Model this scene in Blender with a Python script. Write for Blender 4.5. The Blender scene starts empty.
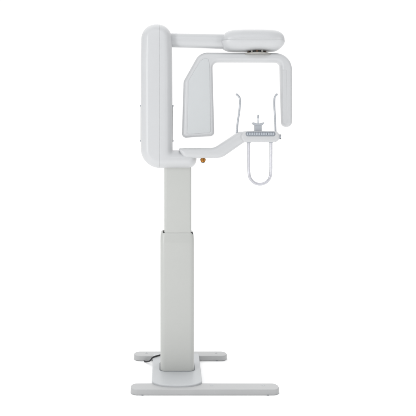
import bpy, bmesh, math
from mathutils import Vector, Matrix

sc = bpy.context.scene
col = sc.collection
PI = math.pi

# ------------------------------------------------------------------ measures
CAMX, CAMY, CAMZ, F = -0.075, -3.85, 1.47, 614.0
def pt(px, py, y=0.0):
    """measured front-elevation coordinates (x, z) in metres for the plane at depth y"""
    s = (y - CAMY) / F
    return (CAMX + (px - 165) * s, CAMZ - (py - 140) * s)
def poly(pts, y=0.0):
    s = (y - CAMY) / F
    return [(*pt(a, b, y), r * s) for a, b, r in pts]

# ------------------------------------------------------------------ materials
def mat(name, base, rough=0.4, bump=0.0, scale=300.0, metal=0.0, coat=0.0, var=0.02, trans=0.0, spec=0.4):
    m = bpy.data.materials.new(name); m.use_nodes = True
    nt = m.node_tree; N = nt.nodes; L = nt.links
    b = N['Principled BSDF']
    b.inputs['Roughness'].default_value = rough
    b.inputs['Metallic'].default_value = metal
    b.inputs['Specular IOR Level'].default_value = spec
    b.inputs['Coat Weight'].default_value = coat
    b.inputs['Coat Roughness'].default_value = 0.15
    b.inputs['Transmission Weight'].default_value = trans
    tc = N.new('ShaderNodeTexCoord')
    n1 = N.new('ShaderNodeTexNoise'); n1.inputs['Scale'].default_value = 6.0; n1.inputs['Detail'].default_value = 5.0
    L.new(tc.outputs['Object'], n1.inputs['Vector'])
    mix = N.new('ShaderNodeMix'); mix.data_type = 'RGBA'
    mix.inputs[6].default_value = (*[c * (1 - var) for c in base], 1)
    mix.inputs[7].default_value = (*[min(1, c * (1 + var)) for c in base], 1)
    L.new(n1.outputs['Fac'], mix.inputs[0]); L.new(mix.outputs[2], b.inputs['Base Color'])
    mr = N.new('ShaderNodeMapRange'); mr.inputs[3].default_value = rough - 0.04; mr.inputs[4].default_value = rough + 0.06
    L.new(n1.outputs['Fac'], mr.inputs[0]); L.new(mr.outputs[0], b.inputs['Roughness'])
    if bump:
        n2 = N.new('ShaderNodeTexNoise'); n2.inputs['Scale'].default_value = scale; n2.inputs['Detail'].default_value = 2.0
        L.new(tc.outputs['Object'], n2.inputs['Vector'])
        bp = N.new('ShaderNodeBump'); bp.inputs['Strength'].default_value = bump; bp.inputs['Distance'].default_value = 0.002
        L.new(n2.outputs['Fac'], bp.inputs['Height']); L.new(bp.outputs[0], b.inputs['Normal'])
    return m

M = dict(
    shell=mat('shell_paint', (0.54, 0.547, 0.556), 0.31, 0.0, 220, coat=0.0),
    panel=mat('panel_paint', (0.525, 0.542, 0.55), 0.4, 0.0, 260),
    column=mat('column_paint', (0.485, 0.493, 0.475), 0.30, 0.06, 260, coat=0.0),
    base=mat('base_powder_coat', (0.475, 0.488, 0.50), 0.32, 0.15, 420, var=0.04),
    foot=mat('foot_powder_coat', (0.43, 0.434, 0.437), 0.36, 0.15, 420, var=0.04),
    rod=mat('satin_rod', (0.46, 0.48, 0.51), 0.3, metal=0.35),
    grip=mat('grip_paint', (0.55, 0.55, 0.585), 0.25, metal=0.3, coat=0.0),
    chin=mat('chin_plastic', (0.40, 0.42, 0.45), 0.35),
    clear=mat('clear_plastic', (0.85, 0.87, 0.9), 0.15, trans=0.55),
    strip=mat('strip_frame', (0.25, 0.27, 0.30), 0.35),
    key=mat('key_plastic', (0.42, 0.45, 0.49), 0.35),
    dark=mat('dark_rubber', (0.035, 0.035, 0.038), 0.6),
    grey=mat('grey_rubber_and_gap', (0.16, 0.17, 0.18), 0.55),
    steel=mat('bearing_steel', (0.42, 0.41, 0.385), 0.4, metal=0.3, var=0.1),
    brown=mat('oxide_brown', (0.13, 0.08, 0.05), 0.5),
    brass=mat('brass', (0.40, 0.17, 0.03), 0.3, metal=0.7),
)
fl = mat('floor_white', (0.96, 0.96, 0.96), 0.7, var=0.005)

# ------------------------------------------------------------------ mesh helpers
def fillet(P, off, n=8):
    """inward-offset polygon (CCW, with a radius per corner) and round its corners; constant vertex count"""
    k = len(P); out = []
    lines = []
    for i in range(k):
        a = Vector(P[i][:2]); b = Vector(P[(i + 1) % k][:2]); d = (b - a).normalized()
        nrm = Vector((-d.y, d.x)); lines.append((a + nrm * off, d))
    V = []
    for i in range(k):
        (p, d), (q, e) = lines[i - 1], lines[i]
        den = d.x * e.y - d.y * e.x
        if abs(den) < 1e-6: V.append(q.copy()); continue
        t = ((q - p).x * e.y - (q - p).y * e.x) / den
        V.append(p + d * t)
    for i in range(k):
        v = V[i]; a = V[i - 1]; b = V[(i + 1) % k]
        d1 = (a - v); d2 = (b - v); l1, l2 = d1.length, d2.length
        if l1 < 1e-9 or l2 < 1e-9:
            out += [v.copy()] * (n + 1); continue
        d1 /= l1; d2 /= l2
        (_, d), (_, e) = lines[i - 1], lines[i]
        convex = (d.x * e.y - d.y * e.x) > 0
        r = P[i][2]; r = max(r - off, 0.0004) if convex else r + off
        ang = d1.angle(d2)
        if ang > PI - 0.01:
            out += [v + (d1 * (1 - j / n) + d2 * (j / n)) * 1e-4 for j in range(n + 1)]; continue
        t = min(r / math.tan(ang / 2), 0.495 * l1, 0.495 * l2); r = t * math.tan(ang / 2)
        c = v + (d1 + d2).normalized() * (r / math.sin(ang / 2))
        s = v + d1 * t - c; f = v + d2 * t - c
        a0 = math.atan2(s.y, s.x); a1 = math.atan2(f.y, f.x); da = (a1 - a0 + PI) % (2 * PI) - PI
        for j in range(n + 1):
            th = a0 + da * j / n; out.append(c + Vector((math.cos(th), math.sin(th))) * r)
    return out

def ccw(P):
    A = sum(P[i - 1][0] * P[i][1] - P[i][0] * P[i - 1][1] for i in range(len(P)))
    return list(P) if A > 0 else list(reversed(P))

def stack(bm, P, levels, axis='y', n=8):
    """rings of the polygon at (axis value, inward offset) levels, closed with end faces"""
    P = ccw(P); rings = []
    for a, o in levels:
        pts = fillet(P, o, n)
        if axis == 'y': rings.append([bm.verts.new((p.x, a, p.y)) for p in pts])
        elif axis == 'z': rings.append([bm.verts.new((p.x, p.y, a)) for p in pts])
        else: rings.append([bm.verts.new((a, p.x, p.y)) for p in pts])
    m = len(rings[0])
    for r0, r1 in zip(rings, rings[1:]):
        for i in range(m):
            bm.faces.new((r0[i], r0[(i + 1) % m], r1[(i + 1) % m], r1[i]))
    bm.faces.new(rings[0][::-1]); bm.faces.new(rings[-1])

def loft(bm, levels, n=8):
    """horizontal rings, each (z, plan outline, inward offset)"""
    rings = [[bm.verts.new((p.x, p.y, z)) for p in fillet(ccw(P), o, n)] for z, P, o in levels]
    m = len(rings[0])
    for r0, r1 in zip(rings, rings[1:]):
        for i in range(m): bm.faces.new((r0[i], r0[(i + 1) % m], r1[(i + 1) % m], r1[i]))
    bm.faces.new(rings[0][::-1]); bm.faces.new(rings[-1])

def prism(bm, P, a0, a1, b0=(0, 0), b1=(0, 0), axis='y', segs=8, n=8):
    """b0/b1 = (inset, depth) of the elliptical rounding at each end"""
    lv = []
    if b0[0] > 0:
        for j in range(segs + 1):
            t = PI / 2 * j / segs; lv.append((a0 + b0[1] * (1 - math.cos(t)), b0[0] * (1 - math.sin(t))))
    else: lv.append((a0, 0))
    if b1[0] > 0:
        for j in range(segs + 1):
            t = PI / 2 * j / segs; lv.append((a1 - b1[1] * (1 - math.sin(t)), b1[0] * (1 - math.cos(t))))
    else: lv.append((a1, 0))
    stack(bm, P, lv, axis, n)

def rect(x0, x1, z0, z1, r):
    return [(x0, z0, r), (x1, z0, r), (x1, z1, r), (x0, z1, r)]

def tube(bm, pts, rad, n=16, flat=1.0):
    """round tube along 3-D points; rad a number or a list; hemispherical ends by ring taper"""
    pts = [Vector(p) for p in pts]; k = len(pts)
    R = rad if isinstance(rad, (list, tuple)) else [rad] * k
    ref = Vector((0, 1, 0)); rings = []
    def ring(c, t, r):
        u = t.cross(ref); u = u.normalized() if u.length > 1e-4 else Vector((1, 0, 0))
        w = u.cross(t).normalized()
        return [bm.verts.new(c + u * math.cos(2*PI*i/n) * r + w * math.sin(2*PI*i/n) * r * flat) for i in range(n)]
    T = []
    for i in range(k):
        a = pts[max(i-1, 0)]; b = pts[min(i+1, k-1)]; T.append((b - a).normalized())
    for j in (80, 60, 35): rings.append(ring(pts[0] - T[0] * R[0] * math.sin(math.radians(j)), T[0], R[0] * math.cos(math.radians(j))))
    for i in range(k): rings.append(ring(pts[i], T[i], R[i]))
    for j in (35, 60, 80): rings.append(ring(pts[-1] + T[-1] * R[-1] * math.sin(math.radians(j)), T[-1], R[-1] * math.cos(math.radians(j))))
    for a, b in zip(rings, rings[1:]):
        for i in range(n): bm.faces.new((a[i], a[(i+1) % n], b[(i+1) % n], b[i]))
    bm.faces.new(rings[0][::-1]); bm.faces.new(rings[-1])

def lathe(bm, prof, c, n=40, axis='z'):
    rings = []
    for r, a in prof:
        rg = []
        for i in range(n):
            u, v = r * math.cos(2*PI*i/n), r * math.sin(2*PI*i/n)
            p = (c[0]+u, c[1]+v, c[2]+a) if axis == 'z' else ((c[0]+a, c[1]+u, c[2]+v) if axis == 'x' else (c[0]+u, c[1]+a, c[2]+v))
            rg.append(bm.verts.new(p))
        rings.append(rg)
    for a, b in zip(rings, rings[1:]):
        for i in range(n): bm.faces.new((a[i], a[(i+1) % n], b[(i+1) % n], b[i]))
    bm.faces.new(rings[0][::-1]); bm.faces.new(rings[-1])

def smooth_path(P, sub=8):
    """Catmull-Rom through 3-D points"""
    P = [Vector(p) for p in P]; Q = [P[0]*2 - P[1]] + P + [P[-1]*2 - P[-2]]; out = []
    for i in range(1, len(Q) - 2):
        for j in range(sub):
            t = j / sub
            out.append(0.5 * ((2*Q[i]) + (Q[i+1]-Q[i-1])*t + (2*Q[i-1]-5*Q[i]+4*Q[i+1]-Q[i+2])*t*t + (3*Q[i]-Q[i-1]-3*Q[i+1]+Q[i+2])*t**3))
    out.append(P[-1]); return out

def obj(name, bm, m, parent=None, ang=38):
    bmesh.ops.remove_doubles(bm, verts=bm.verts, dist=1e-6)
    bmesh.ops.recalc_face_normals(bm, faces=bm.faces)
    me = bpy.data.meshes.new(name); bm.to_mesh(me); bm.free()
    me.shade_smooth(); me.set_sharp_from_angle(angle=math.radians(ang))
    me.materials.append(M[m] if isinstance(m, str) else m)
    o = bpy.data.objects.new(name, me); col.objects.link(o)
    if parent: o.parent = parent
    return o
def B(): return bmesh.new()

# ------------------------------------------------------------------ floor
bm = B(); 
stack(bm, rect(-60, 60, -60, 60, 5), [(-0.05, 0), (0.0, 0)], 'z')
floor = obj('floor', bm, fl); floor['kind'] = 'structure'

# ------------------------------------------------------------------ the unit
U = bpy.data.objects.new('dental_xray_unit', None); col.objects.link(U)
U['label'] = 'white panoramic dental x-ray unit on a telescopic column with flat grey feet'
U['category'] = 'x-ray unit'

# ---- feet
FH = 0.0345
def foot(x0, x1, y0, y1, spots):
    bm = B(); prism(bm, rect(x0, x1, y0, y1, 0.041), 0.002, FH, (0.002, 0.002), (0.006, 0.006), 'z', 5, 10)
    f = obj('foot', bm, 'foot', U)
    for sx in spots:
        bm = B(); lathe(bm, [(0.009, 0), (0.009, 0.0012), (0.0075, 0.0020), (0.004, 0.0020), (0.0035, 0.0008)], (sx, (y0+y1)/2 + 0.012, FH), 20)
        obj('bolt_cap', bm, 'base', f)
    for sx in (x0 + 0.07, x1 - 0.07):
        bm = B(); lathe(bm, [(0.014, -0.0015), (0.014, 0.0040)], (sx, y0 + 0.0125, 0.0), 20)
        obj('levelling_pad', bm, 'grey', f)
    return f
foot(-0.275, 0.588, -0.317, -0.223, (0.198, 0.50))
foot(-0.283, 0.340, 0.232, 0.322, (-0.20, 0.27))

# ---- base plate with bulging front
P = [(0.150, 0.246, 0.004), (-0.154, 0.246, 0.004)]
for i in range(25):
    u = -math.cos(PI * i / 24); q = (1 - abs(u) ** 2.6) ** 0.55
    P.append((-0.0035 + 0.1485 * u, -0.216 - 0.070 * q, 0.003))
bm = B(); prism(bm, P, 0.003, 0.047, (0.001, 0.001), (0.007, 0.007), 'z', 6, 6)
base = obj('base_plate', bm, 'base', U)
bm = B(); prism(bm, rect(-0.1100, 0.1110, -0.0800, 0.096, 0.034), 0.041, 0.0490, (0.0004, 0.0004), (0.002, 0.002), 'z', 3)  # raised dark ring in place of the shaded gap around the sleeve
obj('gap_shade_ring', bm, 'grey', base)
bm = B(); prism(bm, rect(-0.1145, 0.1155, -0.0835, 0.1005, 0.038), 0.041, 0.0480, (0.0004, 0.0004), (0.0008, 0.0008), 'z', 3)
obj('gap_rim', bm, 'base', base)

# ---- lower column (outer sleeve) : outer wall, rounded shoulder, socket
ZT = 0.895
R0 = rect(-0.1035, 0.1045, -0.084, 0.090, 0.020)
def sl(si, fi): return rect(-0.1035 + si, 0.1045 - si, -0.074 + fi, 0.090 - fi, 0.030)
lv = [(0.042, sl(0, 0), 0), (ZT - 0.062, sl(0, 0), 0), (ZT - 0.052, sl(0, 0.0012), 0), (ZT - 0.030, sl(0.0005, 0.0068), 0), (ZT - 0.012, sl(0.0016, 0.0118), 0),
      (ZT - 0.006, sl(0.0032, 0.0136), 0), (ZT - 0.002, sl(0.0058, 0.0152), 0), (ZT, sl(0.0085, 0.0168), 0), (ZT, sl(0.0140, 0.0176), 0), (ZT - 0.003, sl(0.0150, 0.0182), 0), (ZT - 0.06, sl(0.0150, 0.0182), 0)]
bm = B(); loft(bm, lv, 8)
sleeve = obj('lower_column', bm, 'column', U)
# ---- upper column
bm = B()
prism(bm, rect(-0.0795, 0.0885, -0.0549, 0.072, 0.016), ZT - 0.058, pt(0, 163, -0.055)[1], axis='z', n=8)
upc = obj('upper_column', bm, 'column', U)
for sx in (-0.0835, 0.0925):
    bm = B(); prism(bm, rect(sx - 0.0050, sx + 0.0050, -0.050, -0.036, 0.002), ZT - 0.012, ZT + 0.003, (0.001, 0.001), (0.002, 0.002), 'z', 3)
    obj('guide_pad', bm, 'dark', sleeve)

# ---- cabinet: L-shaped body in two covers with a seam
CY = -0.04
cab = [(141.6, 24.6, 14.6), (171.3, 24.6, 14.0), (172.3, 60, 4), (172.6, 150.6, 0.3), (196.6, 150.6, 2.5), (196.4, 168, 10.5), (141.0, 168, 19), (140.8, 60, 4)]
cab = poly(cab, CY)
xs = pt(159.8, 0, CY)[0]
def cab_half(side):
    bm = B(); prism(bm, cab, -0.115, 0.13, (0.053, 0.080), (0.05, 0.07), 'y', 14, 14)
    g = 0.0004
    geom = bm.verts[:] + bm.edges[:] + bm.faces[:]
    r = bmesh.ops.bisect_plane(bm, geom=geom, plane_co=(xs + side * g, 0, 0), plane_no=(side, 0, 0), clear_inner=True)
    ed = [e for e in r['geom_cut'] if isinstance(e, bmesh.types.BMEdge)]
    bmesh.ops.holes_fill(bm, edges=ed)
    return bm
cabL = obj('rear_housing', cab_half(-1), 'shell', U)
cabR = obj('carriage_housing', cab_half(1), 'shell', U)
def side_grip(xpx, s, par):
    x, _ = pt(xpx, 0, 0); z0 = pt(0, 141.5, 0)[1]; z1 = pt(0, 105, 0)[1]
    bm = B(); prism(bm, rect(-0.028, 0.045, z0, z1, 0.012), min(x, x - s*0.02), max(x, x - s*0.02), (0.001, 0.001), (0.001, 0.001), 'x', 3)
    g = obj('side_grip', bm, 'grey', par)
    for z in (z0 + 0.004, z1 - 0.006):
        bm = B(); tube(bm, [(x, -0.026, z), (x, 0.04, z)], 0.0055, 14)
        obj('grip_end', bm, 'chin', par)
side_grip(140.9, -1, cabL); side_grip(172.75, 1, cabR)

# ---- overhead beam
bm = B()
bp = poly([(167, 33.6, 0.5), (232, 34.8, 0.5), (232, 48.9, 0.5), (167, 46.9, 0.5)], 0)
prism(bm, bp, -0.045, 0.045, (0.036, 0.036), (0.036, 0.036), 'y', 10, 2)
beam = obj('overhead_beam', bm, 'shell', U)
# ---- rotation head : upper and lower covers (plan outlines stacked in height)
def zz(py): return pt(0, py, -0.06)[1]
s0 = 3.79 / F
def head_plan(xl, xr, hw):
    x0 = pt(xl, 0, -0.03)[0]; x1 = pt(xr, 0, -0.03)[0]
    return [(x0, -hw * .72, 0.055), (x0 + 0.07, -hw, 0.25), (x1 - 0.07, -hw, 0.20), (x1, -hw * .74, 0.062), (x1, hw * .74, 0.062), (x1 - 0.07, hw, 0.20), (x0 + 0.07, hw, 0.25), (x0, hw * .72, 0.055)]
def head_level(py, o, dl, dr): return (zz(py), head_plan(HX0 + dl, HX1 - dr, HW - o * s0), 0)
bm = B(); HX0, HX1, HW = 222.8, 284.0, 0.115
lv = [head_level(40.75, .04, .04, .04), head_level(40.65, 0, 0, 0)]
for a in ((38, .1, .1, .2), (36, .4, .5, .8), (34.3, 1, 1.2, 1.7), (33, 1.8, 2, 2.8), (32, 2.7, 3, 3.9), (31.2, 3.8, 4.2, 5.2), (30.5, 5.1, 5.8, 6.8), (29.9, 6.8, 7.5, 8.8), (29.5, 8.8, 9.5, 11.5), (29.35, 12, 13, 15)): lv.append(head_level(*a))
loft(bm, lv, 10)
head = obj('rotation_head', bm, 'shell', U)
bm = B(); HX0, HX1, HW = 221.4, 284.1, 0.116; lv = []
for a in ((50.2, 15, 14, 16), (50.1, 12, 11.5, 12.5), (49.8, 9, 8.5, 9.2), (49.2, 6.4, 6.2, 6.8), (48.2, 4.3, 4.2, 4.8), (47.0, 2.6, 2.5, 3.2), (45, 1.2, 1.2, 1.5), (43, .3, .3, .4), (41.0, 0, 0, 0), (40.78, .02, .02, .02)): lv.append(head_level(*a))
loft(bm, lv, 10)
obj('lower_cover', bm, 'shell', head)
cx = pt(256.8, 0, 0)[0]; zb = pt(0, 50.4, 0)[1]; zc = pt(0, 54.7, 0)[1]
bm = B(); lathe(bm, [(0.090, zc - 0.004), (0.089, zc + 0.003), (0.070, zc + 0.009), (0.058, zc + 0.011)], (cx, 0, 0), 64)
ring = obj('bearing_plate', bm, 'steel', head)
bm = B(); lathe(bm, [(0.049, zc + 0.008), (0.049, zb + 0.016)], (cx, 0, 0), 48)
obj('bearing_core', bm, 'dark', head)
for k in range(10):
    a = 2*PI*k/10 + 0.2
    bm = B(); lathe(bm, [(0.0068, 0), (0.0068, 0.014), (0.0045, 0.016)], (cx + 0.0535*math.cos(a), 0.0535*math.sin(a), zc + 0.010), 12)
    obj('bolt', bm, 'brown' if k % 2 else 'steel', head)

# ---- rotating arm (one C-shaped casting with the source head on its left end)
carm = [(199.5, 53.0, 13), (291.3, 53.6, 16.5), (291.3, 126.9, 5.0), (281.5, 126.9, 5.0), (279.8, 62.4, 4.6), (212.2, 62.2, 6), (214.1, 136, 4), (182.0, 138, 4), (183.6, 81.5, 7)]
bm = B(); prism(bm, poly(carm, 0), -0.045, 0.045, (0.022, 0.03), (0.022, 0.03), 'y', 9, 12)
ca = obj('rotating_arm', bm, 'shell', U)
face = [(188.7, 80.5, 4), (200.6, 60.4, 8), (208.4, 57.0, 3), (209.6, 68, 6), (210.6, 132.6, 2.2), (187.2, 134.3, 2.2)]
bm = B(); prism(bm, poly(face, -0.045), -0.0485, -0.040, (0.003, 0.0028), axis='y', segs=4, n=8)
obj('source_cover', bm, 'panel', ca)
bm = B(); prism(bm, poly([(282.6, 70, 1.2), (286.6, 70, 1.2), (287.2, 123.5, 2), (283.2, 123.5, 2)], -0.045), -0.0465, -0.040, (0.003, 0.0014), axis='y', segs=3, n=6)
obj('sensor_cover', bm, 'shell', ca)

# ---- patient support arm
AY = -0.072
arm = [(177.6, 148.2, 1.6), (214, 148.1, 15), (238.6, 131.8, 6), (249, 131.5, 2), (249, 142.2, 2), (243.6, 142.2, 5), (221.2, 158.0, 17), (183.8, 158.2, 5)]
bm = B(); prism(bm, poly(arm, AY), AY - 0.048, AY + 0.048, (0.024, 0.030), (0.024, 0.030), 'y', 10, 10)
sa = obj('support_arm', bm, 'shell', U)
# brass connector under the arm
c = pt(203, 158, AY)
bm = B(); lathe(bm, [(0.011, 0.006), (0.011, -0.003), (0.0162, -0.004), (0.0165, -0.006), (0.0165, -0.016), (0.0135, -0.0175), (0.0135, -0.0245), (0.010, -0.0255)], (c[0], AY, c[1]), 28)
cn = obj('brass_connector', bm, 'brass', sa)
bm = B(); lathe(bm, [(0.0095, -0.022), (0.0095, -0.028), (0.008, -0.029)], (c[0], AY, c[1]), 20)
obj('connector_socket', bm, 'dark', sa)

# ---- chin tray
tray = [(240.2, 131.2, 5.3), (278.0, 131.2, 5.2), (278.0, 142.2, 5.4), (240.2, 142.2, 5.3)]
bm = B(); prism(bm, poly(tray, AY), AY - 0.060, AY + 0.058, (0.012, 0.016), (0.012, 0.016), 'y', 8, 12)
tr = obj('chin_tray', bm, 'shell', U)
TF = AY - 0.060
bm = B(); prism(bm, poly([(245.7, 131.6, 2.2), (275.3, 131.6, 2.2), (275.3, 136.3, 2.2), (245.7, 136.3, 2.2)], TF), TF - 0.003, TF + 0.003, (0.0012, 0.0012), axis='y', segs=3)
st = obj('control_strip', bm, 'strip', tr)
for k in range(16):
    x0 = 246.8 + k * 1.73
    bm = B(); prism(bm, poly([(x0, 132.6, .7), (x0 + 1.35, 132.6, .7), (x0 + 1.35, 135.2, .7), (x0, 135.2, .7)], TF), TF - 0.006, TF - 0.001, (0.0015, 0.0015), axis='y', segs=3, n=4)
    obj('key', bm, 'key', tr)
c = pt(277.3, 136.8, AY)
bm = B(); lathe(bm, [(0.006, -0.004), (0.006, 0.004), (0.0135, 0.005), (0.0150, 0.008), (0.0150, 0.013), (0.0120, 0.016)], (c[0], AY - 0.02, c[1]), 24, 'x')
obj('clamp_knob', bm, 'chin', tr)
for dz in (-0.011, 0.010):
    bm = B(); lathe(bm, [(0.0035, 0), (0.0035, 0.004)], (c[0] + 0.014, AY - 0.026, c[1] + dz), 12, 'x')
    obj('knob_screw', bm, 'dark', tr)

# ---- chin rest and bite rod
chy = AY - 0.02
bm = B()
prism(bm, poly([(254.6, 124.0, .8), (261.2, 124.0, .8), (261.2, 132.5, .4), (254.6, 132.5, .4)], chy), chy - 0.022, chy + 0.022, (0.004, 0.004), (0.004, 0.004), 'y', 4, 5)
ch = obj('chin_rest', bm, 'chin', U)
bm = B()
prism(bm, poly([(251.8, 122.4, .5), (253.6, 122.6, 1.5), (256.2, 123.4, 2), (259.6, 123.4, 2), (262.2, 122.6, 1.5), (264.0, 122.4, .5), (262.2, 125.1, 1.2), (253.6, 125.1, 1.2)], chy), chy - 0.026, chy + 0.026, (0.002, 0.002), (0.002, 0.002), 'y', 3, 5)
obj('chin_cup', bm, 'chin', ch)
def path(L, y): return [(pt(a, b, y)[0], y, pt(a, b, y)[1]) for a, b in L]
bm = B(); tube(bm, path([(258.2, 125), (258.2, 121), (258.2, 118)], chy), 0.0052, 14)
br = obj('bite_rod', bm, 'clear', U)
bm = B(); tube(bm, path([(258.1, 117.6), (258.1, 115.6)], chy), [0.0058, 0.0050], 14)
obj('bite_tip', bm, 'chin', br)

# ---- temple rods
ty = AY + 0.015
bm = B(); tube(bm, smooth_path(path([(236.6, 134.5), (237.4, 125), (238.9, 114), (239.9, 106), (240.1, 100.5), (239.3, 97.2), (237.4, 94.9)], ty)), 0.0058, 14)
a = obj('temple_rod', bm, 'rod', U)
bm = B(); tube(bm, path([(237.4, 95.0), (236.8, 94.5)], ty), 0.0064, 14); obj('rod_tip', bm, 'chin', a)
bm = B(); tube(bm, smooth_path(path([(275.6, 133.5), (275.3, 125), (274.8, 114), (274.3, 106), (274.3, 100.5), (274.8, 97.2), (276.2, 94.9)], ty)), 0.0058, 14)
a = obj('temple_rod', bm, 'rod', U)
bm = B(); tube(bm, path([(276.2, 95.0), (276.7, 94.5)], ty), 0.0064, 14); obj('rod_tip', bm, 'chin', a)

# ---- hand grip loop
gy = AY - 0.01
L = [(248.7, 140), (248.7, 150), (248.7, 160), (248.7, 168), (249.0, 173.0)]
for k in range(1, 12):
    t = PI - PI * k / 12; L.append((259.85 + 10.85 * math.cos(t), 173.2 + 11.0 * math.sin(t)))
L += [(270.7, 173.0), (270.9, 168), (270.9, 160), (270.9, 150), (270.9, 140)]
bm = B(); tube(bm, smooth_path(path(L, gy), 4), 0.0088, 18)
hg = obj('hand_grip', bm, 'grip', U)
for px in (248.7, 270.9):
    c = pt(px, 142.0, gy); bm = B(); lathe(bm, [(0.0125, 0.006), (0.0125, -0.003), (0.0105, -0.005)], (c[0], gy, c[1]), 24)
    obj('grip_socket', bm, 'chin', hg)

# ---- power cable leaving the base over the rear foot
bm = B()
C = [(162.5, .205, .0525), (160.5, .20, .0525), (157.5, .185, .0525), (154.5, .168, .0525), (152.2, .16, .047), (150.2, .165, .028), (148.2, .19, .013), (146, .205, .0072), (144.6, .214, .0062)]
tube(bm, smooth_path([(CAMX + (a - 165) * (y - CAMY) / F, y, z) for a, y, z in C]), 0.0046, 12)
obj('power_cable', bm, 'dark', U)

# ------------------------------------------------------------------ light : world graded for contrast, white ahead, dimmer behind and at the sides
w = bpy.data.worlds.new('World'); sc.world = w; w.use_nodes = True
N = w.node_tree.nodes; L = w.node_tree.links; bg = N['Background']
tc = N.new('ShaderNodeTexCoord'); sx = N.new('ShaderNodeSeparateXYZ'); L.new(tc.outputs['Generated'], sx.inputs[0])
mr = N.new('ShaderNodeMapRange'); mr.interpolation_type = 'SMOOTHSTEP'
mr.inputs[1].default_value = -0.55; mr.inputs[2].default_value = 0.35; mr.inputs[3].default_value = 0.12; mr.inputs[4].default_value = 1.03
L.new(sx.outputs['Y'], mr.inputs[0])
up = N.new('ShaderNodeMapRange'); up.inputs[1].default_value = 0.3; up.inputs[2].default_value = 1.0; up.inputs[3].default_value = 0.0; up.inputs[4].default_value = 1.15
L.new(sx.outputs['Z'], up.inputs[0])
ab = N.new('ShaderNodeMath'); ab.operation = 'ABSOLUTE'; L.new(sx.outputs['X'], ab.inputs[0])
sd = N.new('ShaderNodeMapRange'); sd.interpolation_type = 'SMOOTHSTEP'
sd.inputs[1].default_value = 0.55; sd.inputs[2].default_value = 0.85; sd.inputs[3].default_value = 1.0; sd.inputs[4].default_value = 0.30
L.new(ab.outputs[0], sd.inputs[0])
ml = N.new('ShaderNodeMath'); ml.operation = 'MULTIPLY'; L.new(mr.outputs[0], ml.inputs[0]); L.new(sd.outputs[0], ml.inputs[1])
ad = N.new('ShaderNodeMath'); ad.operation = 'ADD'; L.new(ml.outputs[0], ad.inputs[0]); L.new(up.outputs[0], ad.inputs[1])
L.new(ad.outputs[0], bg.inputs['Strength'])
bg.inputs['Color'].default_value = (1, 1, 1, 1)

def added_lamp(name, loc, aim, sx_, sy_, power, colr=(1, 1, 1)):  # unseen area lamps, added to give the housings highlights and tone
    l = bpy.data.lights.new(name, 'AREA'); l.shape = 'RECTANGLE'; l.size = sx_; l.size_y = sy_; l.energy = power; l.color = colr
    o = bpy.data.objects.new(name, l); col.objects.link(o); o.location = loc
    o.rotation_euler = (Vector(aim) - Vector(loc)).to_track_quat('-Z', 'Y').to_euler()
added_lamp('added_overhead_lamp', (0.1, -3.4, 3.7), (0.1, 0, 1.2), 2.8, 1.3, 22, (0.90, 0.94, 1))
added_lamp('added_left_lamp', (-2.6, -2.8, 1.9), (0, 0, 1.3), 0.7, 2.6, 60)
added_lamp('added_right_lamp', (3.4, -2.4, 1.8), (0.2, 0, 1.3), 0.3, 2.6, 22)

cam = bpy.data.cameras.new('camera'); co = bpy.data.objects.new('camera', cam); col.objects.link(co)
co.location = (CAMX, CAMY, CAMZ); co.rotation_euler = (PI/2, 0, 0)
cam.sensor_width = 36; cam.lens = F / 416 * 36
cam.shift_x = (208 - 165) / 416; cam.shift_y = -(208 - 140) / 416
cam.clip_end = 300; cam.clip_start = 0.05
sc.camera = co
sc.view_settings.view_transform = 'Standard'; sc.view_settings.look = 'None'
sc.view_settings.exposure = 0; sc.view_settings.gamma = 1
